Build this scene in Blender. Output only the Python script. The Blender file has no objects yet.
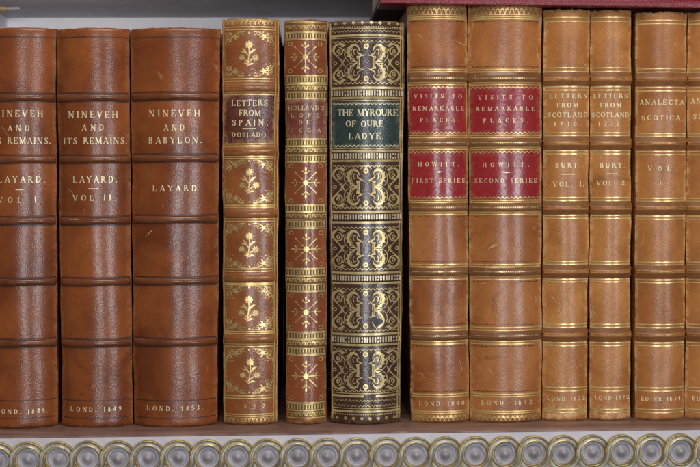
import bpy, bmesh, math, random
from mathutils import Vector, Matrix
random.seed(7)
PI = math.pi
scn = bpy.context.scene
COL = scn.collection

# ------------------------------------------------------------------ camera
YAW, PITCH, ROLL, DIST, FOC = math.radians(2.1), math.radians(2.4), math.radians(-0.3), 0.70, 72.0
FR = FOC / 36.0
ZC = 0.095                                   # the shelf top is z = 0
cd = Vector((math.sin(YAW)*math.cos(PITCH), math.cos(YAW)*math.cos(PITCH), -math.sin(PITCH)))
rt0 = Vector((math.cos(YAW), -math.sin(YAW), 0)); up0 = rt0.cross(cd)
CR = rt0*math.cos(ROLL) + up0*math.sin(ROLL)
CU = -rt0*math.sin(ROLL) + up0*math.cos(ROLL)
CP = Vector((0, 0, ZC)) - DIST*cd

def at(px, py, Y):
    """world point on the upright plane y = Y behind a measured photo position"""
    v = cd + CR*((px-350)/700/FR) + CU*((233.5-py)/700/FR)
    return CP + v*((Y-CP.y)/v.y)

cam = bpy.data.cameras.new('camera'); cam.lens = FOC; cam.sensor_width = 36; cam.clip_start = 0.01; cam.clip_end = 50
cam.dof.use_dof = True; cam.dof.focus_distance = 0.695; cam.dof.aperture_fstop = 18
co = bpy.data.objects.new('camera', cam); COL.objects.link(co)
co.matrix_world = Matrix(((CR.x, CU.x, -cd.x, CP.x), (CR.y, CU.y, -cd.y, CP.y), (CR.z, CU.z, -cd.z, CP.z), (0, 0, 0, 1)))
scn.camera = co

# ------------------------------------------------------------------ helpers
def tag(o, label=None, cat=None, group=None, kind=None):
    if label: o['label'] = label
    if cat: o['category'] = cat
    if group: o['group'] = group
    if kind: o['kind'] = kind

def empty(name, loc):
    o = bpy.data.objects.new(name, None); o.empty_display_size = 0.02
    o.location = loc; COL.objects.link(o); return o

class MB:
    """collects world-space verts and faces, links them as ONE mesh object"""
    def __init__(s): s.v = []; s.f = []; s.a = []
    def build(s, name, mat, parent=None, smooth=True, base=None, label=None, bevel=0):
        if not s.f: return None
        r = parent
        base = Vector((0, 0, 0))
        while r is not None:
            base = base + Vector(r.location); r = r.parent
        me = bpy.data.meshes.new(name)
        me.from_pydata([tuple(Vector(p)-base) for p in s.v], [], s.f)
        if s.a:
            at_ = me.attributes.new('wear', 'FLOAT', 'POINT')
            at_.data.foreach_set('value', s.a)
        me.materials.append(mat)
        o = bpy.data.objects.new(name, me); COL.objects.link(o)
        if parent is not None: o.parent = parent
        bm = bmesh.new(); bm.from_mesh(me)
        if bevel: bmesh.ops.bevel(bm, geom=list(bm.edges), offset=bevel, segments=2, affect='EDGES', profile=0.6)
        if s.closed: bmesh.ops.recalc_face_normals(bm, faces=bm.faces)
        bm.to_mesh(me); bm.free()
        if smooth: me.polygons.foreach_set('use_smooth', [True]*len(me.polygons))
        if smooth and s.closed:
            me.set_sharp_from_angle(angle=math.radians(40))
        if label: o['label'] = label
        return o
    closed = False
    def add(s, vs, fs):
        n = len(s.v); s.v += [tuple(p) for p in vs]; s.f += [tuple(i+n for i in f) for f in fs]
    def box(s, x0, x1, y0, y1, z0, z1):
        s.closed = True
        vs = [(x, y, z) for z in (z0, z1) for y in (y0, y1) for x in (x0, x1)]
        s.add(vs, [(0, 2, 3, 1), (4, 5, 7, 6), (0, 1, 5, 4), (2, 6, 7, 3), (0, 4, 6, 2), (1, 3, 7, 5)])
    def hexa(s, c):
        s.closed = True
        s.add(c, [(0, 2, 3, 1), (4, 5, 7, 6), (0, 1, 5, 4), (2, 6, 7, 3), (0, 4, 6, 2), (1, 3, 7, 5)])

# ------------------------------------------------------------------ materials
def nodes(name):
    m = bpy.data.materials.new(name); m.use_nodes = True
    nt = m.node_tree; nt.nodes.clear()
    out = nt.nodes.new('ShaderNodeOutputMaterial')
    return m, nt, out
def N(nt, t, **k):
    n = nt.nodes.new(t)
    for a, b in k.items():
        if a in n.inputs: n.inputs[a].default_value = b
        else: setattr(n, a, b)
    return n
def ramp(nt, src, p0, p1, c0=(0, 0, 0, 1), c1=(1, 1, 1, 1)):
    r = N(nt, 'ShaderNodeValToRGB'); e = r.color_ramp.elements
    e[0].position, e[1].position, e[0].color, e[1].color = p0, p1, c0, c1
    nt.links.new(src, r.inputs[0]); return r.outputs[0]
def mixc(nt, fac, a, b, mode='MIX'):
    m = N(nt, 'ShaderNodeMix', data_type='RGBA', blend_type=mode)
    for s, v in ((m.inputs[0], fac), (m.inputs[6], a), (m.inputs[7], b)):
        if isinstance(v, (int, float)): s.default_value = v
        elif isinstance(v, tuple): s.default_value = v if len(v) == 4 else (*v, 1)
        else: nt.links.new(v, s)
    return m.outputs[2]
def coords(nt, seed, scale=(1, 1, 1), vary=False):
    tc = N(nt, 'ShaderNodeTexCoord')
    mp = N(nt, 'ShaderNodeMapping'); mp.inputs['Location'].default_value = (seed*0.37, seed*0.11, seed*0.53)
    mp.inputs['Scale'].default_value = scale
    src = tc.outputs['Object']
    if vary:
        oi = N(nt, 'ShaderNodeObjectInfo'); va = N(nt, 'ShaderNodeVectorMath', operation='ADD'); nt.links.new(src, va.inputs[0]); nt.links.new(oi.outputs['Random'], va.inputs[1]); src = va.outputs[0]
    nt.links.new(src, mp.inputs[0]); return mp.outputs[0]
def noise(nt, co_, scale, detail=4, rough=0.55, dist=0):
    n = N(nt, 'ShaderNodeTexNoise'); n.inputs['Scale'].default_value = scale; n.inputs['Detail'].default_value = detail
    n.inputs['Roughness'].default_value = rough; n.inputs['Distortion'].default_value = dist
    nt.links.new(co_, n.inputs['Vector']); return n.outputs[0]
def math_(nt, op, a, b=None):
    m = N(nt, 'ShaderNodeMath', operation=op)
    for i, v in enumerate((a, b)):
        if v is None: continue
        if isinstance(v, (int, float)): m.inputs[i].default_value = v
        else: nt.links.new(v, m.inputs[i])
    return m.outputs[0]

def leather(name, c1, c2, seed, pebble=0.5, rough=0.36, scratch=0.4, scuff=(0.50, 0.28, 0.14), coat=0.25, wearamt=0.6, pscale=1150, stain=0.35):
    m, nt, out = nodes(name); L = nt.links
    cv = coords(nt, seed)
    big = ramp(nt, noise(nt, cv, 28, 5, 0.6, 0.6), 0.36, 0.66)
    base = mixc(nt, big, c1, c2)
    # mottled tanning and small pores
    fine = ramp(nt, noise(nt, cv, 420, 3, 0.6), 0.30, 0.75)
    base = mixc(nt, math_(nt, 'MULTIPLY', fine, 0.22), base, tuple(x*0.55 for x in c1))
    st = ramp(nt, noise(nt, cv, 62, 6, 0.7, 1.2), 0.58, 0.74)
    base = mixc(nt, math_(nt, 'MULTIPLY', st, stain), base, tuple(x*0.42 for x in c1))
    # scratches: long thin light rubs plus small scuffs
    sv = coords(nt, seed+3.1, (1, 1, 0.22))
    rot = N(nt, 'ShaderNodeMapping'); rot.inputs['Rotation'].default_value = (0, 0.7, 0.0)
    L.new(coords(nt, seed+1.7), rot.inputs[0]); sc2 = N(nt, 'ShaderNodeMapping'); sc2.inputs['Scale'].default_value = (1, 1, 0.12)
    L.new(rot.outputs[0], sc2.inputs[0])
    s1 = ramp(nt, noise(nt, sv, 380, 4, 0.65), 0.72-0.05*scratch, 0.76-0.05*scratch)
    s2 = ramp(nt, noise(nt, sc2.outputs[0], 420, 4, 0.6), 0.72-0.06*scratch, 0.76-0.06*scratch)
    s3 = ramp(nt, noise(nt, cv, 330, 5, 0.72, 1.2), 0.70-0.08*scratch, 0.75-0.08*scratch)
    sall = math_(nt, 'MAXIMUM', math_(nt, 'MAXIMUM', s1, s2), s3)
    msk = ramp(nt, noise(nt, coords(nt, seed+9), 34, 2), 0.45, 0.60)
    sall = math_(nt, 'MULTIPLY', math_(nt, 'MULTIPLY', sall, msk), scratch)
    # rubbed hinges and caps
    at_ = N(nt, 'ShaderNodeAttribute', attribute_name='wear')
    wn = ramp(nt, noise(nt, cv, 230, 6, 0.72, 0.8), 0.42, 0.62)
    wr = math_(nt, 'MULTIPLY', math_(nt, 'MULTIPLY', at_.outputs['Fac'], wn), wearamt)
    tot = math_(nt, 'MINIMUM', math_(nt, 'ADD', sall, wr), 1.0)
    base = mixc(nt, tot, base, scuff)
    b = N(nt, 'ShaderNodeBsdfPrincipled'); L.new(base, b.inputs['Base Color'])
    rn = noise(nt, cv, 90, 4)
    rr = math_(nt, 'ADD', math_(nt, 'MULTIPLY', rn, 0.18), rough-0.09)
    rr = math_(nt, 'ADD', rr, math_(nt, 'MULTIPLY', tot, 0.25)); L.new(rr, b.inputs['Roughness'])
    b.inputs['Coat Weight'].default_value = coat*0.6; b.inputs['Coat Roughness'].default_value = 0.22
    b.inputs['Specular IOR Level'].default_value = 0.38
    # pebbled grain
    vo = N(nt, 'ShaderNodeTexVoronoi', feature='SMOOTH_F1'); vo.inputs['Scale'].default_value = pscale
    vo.inputs['Smoothness'].default_value = 0.5; vo.inputs['Randomness'].default_value = 1
    wv = N(nt, 'ShaderNodeVectorMath', operation='ADD'); nz = N(nt, 'ShaderNodeTexNoise'); nz.inputs['Scale'].default_value = 500
    L.new(cv, nz.inputs['Vector']); sc = N(nt, 'ShaderNodeVectorMath', operation='SCALE'); sc.inputs['Scale'].default_value = 0.0009
    L.new(nz.outputs['Color'], sc.inputs[0]); L.new(cv, wv.inputs[0]); L.new(sc.outputs[0], wv.inputs[1]); L.new(wv.outputs[0], vo.inputs['Vector'])
    hgt = math_(nt, 'ADD', math_(nt, 'MULTIPLY', vo.outputs['Distance'], -0.9), math_(nt, 'MULTIPLY', noise(nt, cv, 520, 5, 0.7), 0.5))
    hgt = math_(nt, 'ADD', hgt, math_(nt, 'MULTIPLY', noise(nt, cv, 70, 2), 0.45))
    bp = N(nt, 'ShaderNodeBump'); bp.inputs['Strength'].default_value = pebble; bp.inputs['Distance'].default_value = 0.00022
    L.new(hgt, bp.inputs['Height']); L.new(bp.outputs[0], b.inputs['Normal']); L.new(bp.outputs[0], b.inputs['Coat Normal'])
    L.new(b.outputs[0], out.inputs[0]); return m

def gold(name, col=(0.80, 0.54, 0.20), rough=0.34, wear=0.45, seed=0, metal=0.85, scale=420):
    m, nt, out = nodes(name); L = nt.links
    cv = coords(nt, seed)
    b = N(nt, 'ShaderNodeBsdfPrincipled')
    L.new(mixc(nt, ramp(nt, noise(nt, cv, 160, 4), 0.35, 0.7), tuple(c*0.62 for c in col), col), b.inputs['Base Color'])
    b.inputs['Metallic'].default_value = metal
    L.new(math_(nt, 'ADD', math_(nt, 'MULTIPLY', noise(nt, cv, 600, 3), 0.25), rough-0.1), b.inputs['Roughness'])
    bp = N(nt, 'ShaderNodeBump'); bp.inputs['Strength'].default_value = 0.3; bp.inputs['Distance'].default_value = 0.00012
    L.new(noise(nt, cv, 900, 4), bp.inputs['Height']); L.new(bp.outputs[0], b.inputs['Normal'])
    t = N(nt, 'ShaderNodeBsdfTransparent'); mx = N(nt, 'ShaderNodeMixShader')
    n1 = noise(nt, cv, scale, 6, 0.7)
    n2 = noise(nt, cv, 60, 3)
    f = ramp(nt, math_(nt, 'ADD', math_(nt, 'MULTIPLY', n1, 0.7), math_(nt, 'MULTIPLY', n2, 0.3)), 0.66-0.26*wear-0.03, 0.66-0.26*wear+0.09)
    L.new(math_(nt, 'MULTIPLY', f, min(1, 0.5+wear)), mx.inputs[0]); L.new(b.outputs[0], mx.inputs[1]); L.new(t.outputs[0], mx.inputs[2])
    L.new(mx.outputs[0], out.inputs[0]); return m

def simple(name, c1, c2, rough=0.5, scale=40, bump=0.2, bscale=300, metal=0, seed=0, coat=0, bdist=0.0004, stretch=(1, 1, 1), vary=False):
    m, nt, out = nodes(name); L = nt.links; cv = coords(nt, seed, stretch, vary)
    b = N(nt, 'ShaderNodeBsdfPrincipled')
    L.new(mixc(nt, ramp(nt, noise(nt, cv, scale, 5, 0.62, 0.4), 0.35, 0.68), c1, c2), b.inputs['Base Color'])
    L.new(math_(nt, 'ADD', math_(nt, 'MULTIPLY', noise(nt, cv, scale*2, 3), 0.2), rough-0.1), b.inputs['Roughness'])
    b.inputs['Metallic'].default_value = metal; b.inputs['Coat Weight'].default_value = coat
    bp = N(nt, 'ShaderNodeBump'); bp.inputs['Strength'].default_value = bump; bp.inputs['Distance'].default_value = bdist
    L.new(noise(nt, cv, bscale, 5), bp.inputs['Height']); L.new(bp.outputs[0], b.inputs['Normal'])
    L.new(b.outputs[0], out.inputs[0]); return m

M = {}
M['paint'] = simple('lilac_grey_paint', (0.50, 0.47, 0.515), (0.59, 0.56, 0.61), 0.5, 60, 0.35, 420, seed=1)
M['paint_back'] = simple('case_paint', (0.82, 0.79, 0.81), (0.86, 0.83, 0.85), 0.55, 20, 0.2, 200, seed=2)
M['shelf_top'] = simple('shelf_leather', (0.140, 0.072, 0.057), (0.31, 0.180, 0.148), 0.42, 55, 0.6, 330, seed=3, stretch=(0.22, 1.6, 1.6))
M['gilt'] = simple('gilt_carving', (0.38, 0.26, 0.085), (0.74, 0.56, 0.22), 0.36, 130, 0.4, 500, metal=0.75, seed=4)
M['gilt_dull'] = simple('dull_gilt_groove', (0.30, 0.27, 0.22), (0.48, 0.45, 0.42), 0.45, 150, 0.4, 500, metal=0.55, seed=5)
M['pewter'] = simple('grey_boss', (0.25, 0.225, 0.245), (0.40, 0.37, 0.40), 0.42, 110, 0.35, 350, seed=6, coat=0.12, vary=True)
M['rim'] = simple('worn_lilac_rim', (0.34, 0.31, 0.35), (0.52, 0.49, 0.54), 0.4, 150, 0.4, 500, seed=16, vary=True)
M['under'] = simple('shaded_shelf_underside', (0.33, 0.315, 0.33), (0.42, 0.40, 0.42), 0.6, 30, 0.3, 200, seed=17)  # shade under the upper shelf is put into this darker grey
M['pages'] = simple('page_edges', (0.42, 0.33, 0.20), (0.60, 0.50, 0.34), 0.8, 900, 0.3, 900, seed=7, stretch=(6, 1, 0.05))
M['peg'] = simple('brass_peg', (0.30, 0.19, 0.09), (0.42, 0.28, 0.14), 0.4, 120, 0.2, 300, seed=8, metal=0.3)
M['peg_cap'] = simple('pale_peg_end', (0.30, 0.26, 0.25), (0.40, 0.35, 0.34), 0.4, 120, 0.2, 300, seed=9)

# ------------------------------------------------------------------ lettering: a hand-built old-style serif
TK, TN = 0.19, 0.085
def V(x, y0=0, y1=1, s0=1, s1=1, t=TK):
    r = [('l', x, y0, x, y1, t)]
    if s0: r.append(('s', x, y0))
    if s1: r.append(('s', x, y1))
    return r
def lin(x0, y0, x1, y1, t): return [('l', x0, y0, x1, y1, t)]
def arc(cx, cy, rx, ry, a0, a1, m=1.0): return [('c', cx, cy, rx, ry, a0, a1, m)]
def sf(x, y): return [('s', x, y)]
def beak(x, y, d): return [('l', x, y, x, y+d, 0.10)]
G = {
 'A': (.92, lin(.12, 0, .46, 1, TN)+lin(.46, 1, .80, 0, TK)+lin(.25, .32, .66, .32, TN)+sf(.12, 0)+sf(.80, 0)),
 'B': (.80, V(.18)+arc(.36, .75, .24, .235, -90, 90)+arc(.36, .26, .30, .255, -90, 90)+lin(.18, .965, .38, .965, TN)+lin(.18, .51, .38, .51, TN)+lin(.18, .04, .38, .04, TN)),
 'C': (.86, arc(.48, .5, .38, .48, 48, 312)+beak(.76, .70, .24)+beak(.76, .14, .10)),
 'D': (.92, V(.18)+arc(.38, .5, .42, .46, -90, 90)+lin(.18, .96, .40, .96, TN)+lin(.18, .04, .40, .04, TN)),
 'E': (.78, V(.18)+lin(.18, .96, .68, .96, TN)+lin(.18, .51, .52, .51, TN)+lin(.18, .04, .70, .04, TN)+beak(.66, .76, .20)+beak(.69, .04, .22)+beak(.50, .40, .22)),
 'F': (.74, V(.18)+lin(.18, .96, .66, .96, TN)+lin(.18, .51, .52, .51, TN)+beak(.64, .74, .22)+beak(.50, .40, .22)),
 'G': (.92, arc(.48, .5, .38, .48, 48, 318)+beak(.76, .72, .22)+V(.76, .06, .42, 0, 1)),
 'H': (.96, V(.18)+V(.78)+lin(.18, .51, .78, .51, TN)),
 'I': (.40, V(.20)),
 'K': (.90, V(.18)+lin(.24, .42, .74, 1, TN)+lin(.40, .60, .78, 0, TK)+sf(.74, 1)+sf(.78, 0)),
 'L': (.76, V(.18)+lin(.18, .04, .68, .04, TN)+beak(.67, .04, .26)),
 'M': (1.12, V(.16, t=TN)+lin(.18, 1, .55, .06, TK)+lin(.55, .06, .92, 1, TN)+V(.94)),
 'N': (.96, V(.16, t=TN)+lin(.18, 1, .78, .0, TK)+V(.80, 0, 1, 0, 1, TN)),
 'O': (.96, arc(.48, .5, .40, .48, 0, 360)),
 'P': (.76, V(.18)+arc(.36, .73, .27, .245, -90, 90)+lin(.18, .965, .38, .965, TN)+lin(.18, .48, .38, .48, TN)),
 'R': (.88, V(.18)+arc(.36, .74, .26, .235, -90, 90)+lin(.18, .965, .38, .965, TN)+lin(.18, .50, .38, .50, TN)+lin(.44, .50, .78, 0, TK)+sf(.78, 0)),
 'S': (.70, [('p', [(.60, .80), (.50, .93), (.34, .965), (.17, .88), (.14, .74), (.24, .60), (.44, .47), (.57, .34), (.56, .16), (.40, .045), (.24, .06), (.11, .22)], [.07, .08, .09, .12, .15, .18, .19, .17, .14, .09, .08, .07])]+beak(.60, .70, .25)+beak(.11, .06, .24)),
 'T': (.84, V(.42, 0, 1, 1, 0)+lin(.10, .96, .74, .96, TN)+beak(.10, .72, .24)+beak(.74, .72, .24)),
 'U': (.92, V(.18, .32, 1, 0, 1)+arc(.47, .33, .29, .29, 180, 360)+V(.76, .30, 1, 0, 1, TN)),
 'V': (.90, lin(.12, 1, .46, 0, TK)+lin(.46, 0, .78, 1, TN)+sf(.12, 1)+sf(.78, 1)),
 'W': (1.24, lin(.10, 1, .38, 0, TK)+lin(.38, 0, .62, .95, TN)+lin(.60, 1, .88, 0, TK)+lin(.88, 0, 1.12, 1, TN)+sf(.10, 1)+sf(.60, 1)+sf(1.12, 1)),
 'Y': (.88, lin(.12, 1, .44, .46, TK)+lin(.76, 1, .44, .46, TN)+V(.44, 0, .48, 1, 0)+sf(.12, 1)+sf(.76, 1)),
 '0': (.74, arc(.37, .5, .28, .47, 0, 360)),
 '1': (.46, V(.24, 0, 1, 1, 0)+lin(.10, .84, .24, 1, TN)),
 '2': (.70, [('p', [(.12, .74), (.20, .93), (.38, .96), (.54, .84), (.54, .66), (.40, .42), (.22, .20), (.10, .06)], [.12, .10, .09, .15, .18, .14, .10, .09])]+lin(.10, .055, .60, .055, .13)+beak(.60, .05, .20)),
 '3': (.66, arc(.32, .75, .21, .215, -90, 150)+arc(.30, .27, .27, .245, -150, 90)),
 '4': (.74, lin(.50, 1, .08, .32, TN)+lin(.06, .32, .68, .32, TN)+V(.50, 0, 1, 1, 0)),
 '5': (.66, lin(.18, .95, .56, .95, .13)+lin(.18, .95, .14, .55, TN)+arc(.30, .32, .26, .28, -150, 125)),
 '7': (.66, lin(.10, .95, .60, .95, .12)+beak(.10, .76, .20)+lin(.60, .95, .26, 0, TK)),
 '8': (.70, arc(.35, .74, .21, .21, 0, 360)+arc(.35, .27, .26, .245, 0, 360)),
 '9': (.70, arc(.34, .68, .24, .27, 0, 360)+[('p', [(.58, .68), (.55, .35), (.40, .10), (.18, .03)], [.17, .15, .11, .08])]),
 '.': (.26, [('d', .12, .07, .085)]),
 ',': (.26, [('d', .12, .07, .08)]+lin(.14, .05, .06, -.14, .07)),
 "'": (.24, lin(.12, 1.0, .10, .72, .11)),
}

# ------------------------------------------------------------------ books
class Book:
    def __init__(s, Lt, Rt, Lb, Rb, ytop, sag=0.19, seed=1, Y0=0.0, bands=(), bh=0.0014, bw=3.7, fan=(0, 0), we=.86, tail=0):
        s.fan = fan; s.we = we; s.tail = tail
        s.Lt, s.Rt, s.Lb, s.Rb, s.ytop, s.Y0, s.seed = Lt, Rt, Lb, Rb, ytop, Y0, seed
        s.yb = 423.0
        mid = (Lt+Rt)/2
        s.w = at(Rt, ytop, Y0).x - at(Lt, ytop, Y0).x
        s.sag = sag*s.w
        s.ztop = at(mid, ytop, Y0-s.sag).z
        s.xl = (at(Lb, s.yb, Y0).x, at(Lt, ytop, Y0).x)
        s.xr = (at(Rb, s.yb, Y0).x, at(Rt, ytop, Y0).x)
        h = s.w/2; s.h = h
        s.R = (h*h+s.sag**2)/(2*s.sag)
        s.bh = bh; s.ph = [random.Random(seed*17+i).uniform(0, 6.28) for i in range(12)]
        cxm = (mid+(Lb+Rb)/2)/2
        s.cxm = cxm
        s.bands = [(s.zrow(b), bw*0.0005) for b in bands]
        s.root = empty('book', (sum(s.xl+s.xr)/4, Y0+0.07, 0))
    def zrow(s, py):
        mid = s.Lb+(s.Lt-s.Lb)*(s.yb-py)/(s.yb-s.ytop)
        mr = s.Rb+(s.Rt-s.Rb)*(s.yb-py)/(s.yb-s.ytop)
        return at((mid+mr)/2, py, s.Y0-s.sag).z
    def bulge(s, u):
        u = max(-1, min(1, u))
        return math.sqrt(s.R**2-(u*s.h)**2)-(s.R-s.sag)
    def rel(s, z):
        r = 0
        for zb, hw in s.bands:
            d = abs(z-zb)/hw
            if d < 1: r = max(r, s.bh*(1-d**2.0)**0.62)
        return r
    def wob(s, u, z):
        p = s.ph
        return 0.00011*math.sin(z*75+p[0]+u*1.3)+0.00004*math.sin(z*170+p[1]-u*2)+0.00007*math.sin(u*5+p[2]+z*60)
    def edge(s, z):
        t = z/s.ztop; p = s.ph
        l = s.xl[0]+(s.xl[1]-s.xl[0])*t; r = s.xr[0]+(s.xr[1]-s.xr[0])*t
        k = 0.00013
        l += k*(math.sin(z*120+p[3])+0.7*math.sin(z*310+p[4])); r += k*(math.sin(z*110+p[5])+0.7*math.sin(z*330+p[6]))
        return l, r
    def P(s, u, z, off=0.0, relief=True):
        l, r = s.edge(z)
        x = (l+r)/2+(r-l)/2*u
        uu = max(-.995, min(.995, u))
        b = s.bulge(u)
        db = -(uu*s.h)/math.sqrt(s.R**2-(uu*s.h)**2)
        nl = math.hypot(1, db); nx, ny = -db/nl, -1/nl
        o = off+s.wob(u, z)+(s.rel(z) if relief else 0)
        e = min(z, s.ztop-z)                          # rolled caps at head and tail
        cap = 0.0013
        if e < cap: b -= 0.0011*(1-e/cap)**2
        return Vector((x+o*nx, s.Y0-b+o*ny, z))
    def U(s, u, py):
        t = (s.yb-py)/(s.yb-s.ytop)
        l = s.Lb+(s.Lt-s.Lb)*t; r = s.Rb+(s.Rt-s.Rb)*t
        return (l+r)/2+(r-l)/2*u
    def m(s, px, py, off):
        z = max(0.0002, min(s.ztop-0.0002, s.zrow(py)))
        l, r = s.edge(z); pyl = py
        u = 0
        for _ in range(4):
            x = at(px, pyl, s.Y0-s.bulge(u)).x
            u = max(-1, min(1, (x-(l+r)/2)/((r-l)/2)))
        return s.P(u, z, off)
    # ---- solid parts
    def body(s, mat, covermat=None, caps=0.0):
        nu, nz = 44, 150
        mb = MB(); mb.closed = True
        us = [math.sin(-PI/2+PI*i/nu) for i in range(nu+1)]
        rng = random.Random(s.seed)
        capn = [0.00035*caps*(rng.random()**2)*2.0 for _ in us]
        rows = []
        for j in range(nz+1):
            z = s.ztop*j/nz
            if j < 5: z = s.ztop/nz*[0, .25, .6, 1.2, 2.4][j] if j < 5 else z
            if j > nz-5: z = s.ztop-s.ztop/nz*[0, .25, .6, 1.2, 2.4][nz-j]
            row = []
            l, r = s.edge(z)
            pts = [(Vector((l+0.0002, s.Y0+0.0075, z)), .3)]
            pts += [(s.P(u, z, 0, False), (max(0, (abs(u)-s.we)/(1-s.we))**1.2)*0.9) for u in us]
            pts += [(Vector((r-0.0002, s.Y0+0.0075, z)), .3)]
            e = min(z, s.ztop-z)
            capw = max(0, 1-e/0.0022)
            if s.tail and z < s.tail: capw = max(capw, .95*(1-(z/s.tail)**2))
            for i, (p, w) in enumerate(pts):
                p = p.copy()
                if j >= nz-2 and 0 < i <= nu+1: p.z -= capn[i-1]*(1 if j == nz else .5)
                row.append(len(mb.v)); mb.v.append(tuple(p)); mb.a.append(min(1, max(w, capw)))
            rows.append(row)
        n = nu+3
        for j in range(nz):
            for i in range(n-1):
                mb.f.append((rows[j][i], rows[j][i+1], rows[j+1][i+1], rows[j+1][i]))
        # close head, tail and back
        for row, top in ((rows[-1], 1), (rows[0], 0)):
            back = []
            for i in range(n):
                p = Vector(mb.v[row[i]]); back.append(len(mb.v)); mb.v.append((p.x, s.Y0+0.0075, p.z)); mb.a.append(.4)
            for i in range(n-1):
                mb.f.append((row[i], row[i+1], back[i+1], back[i]))
        s.spine = mb.build('spine', mat, s.root)
        cm = covermat or mat
        y0, y1 = s.Y0+0.0078, s.Y0+0.180+0.002*math.sin(s.seed*2.3)
        for side in (0, 1):
            c = MB()
            cs = []
            for z in (0.0003, s.ztop-0.0004):
                l, r = s.edge(z)
                for y in (y0, y1):
                    fl, fr = (s.fan[0], s.fan[1]) if y == y1 else (0, 0)
                    if side == 0: cs += [(l+0.0003-fl, y, z), (l+0.0027-fl, y, z)]
                    else: cs += [(r-0.0027+fr, y, z), (r-0.0003+fr, y, z)]
            c.hexa(cs); c.build('cover', cm, s.root, smooth=False, bevel=0.0003)
        pg = MB(); cs = []
        for z in (0.003, s.ztop-0.0032):
            l, r = s.edge(z)
            for y in (y0, y1-0.003): cs += [(l+0.0029, y, z), (r-0.0029, y, z)]
        pg.hexa(cs); pg.build('page_block', M['pages'], s.root, smooth=False)
    def band(s, k, mat, shrink=0.985):
        zb, hw = s.bands[k]
        mb = MB()
        nu, na = 40, 12
        g = []
        for j in range(na+1):
            z = zb-hw*math.cos(PI*j/na)
            row = []
            for i in range(nu+1):
                u = shrink*math.sin(-PI/2+PI*i/nu)
                e = max(0, (abs(u)-.93*shrink)/(.07*shrink))
                p = s.P(u, z, 0.00003+(s.rel(z)*(1-e*e) if 0 < j < na else -0.0004), False)
                row.append(len(mb.v)); mb.v.append(tuple(p)); mb.a.append(max(0, (abs(u)-.86)/.14)*.9 if abs(u) > .86 else 0.12)
            g.append(row)
        for j in range(na):
            for i in range(nu): mb.f.append((g[j][i], g[j][i+1], g[j+1][i+1], g[j+1][i]))
        return mb.build('raised_band', mat, s.root)

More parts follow.
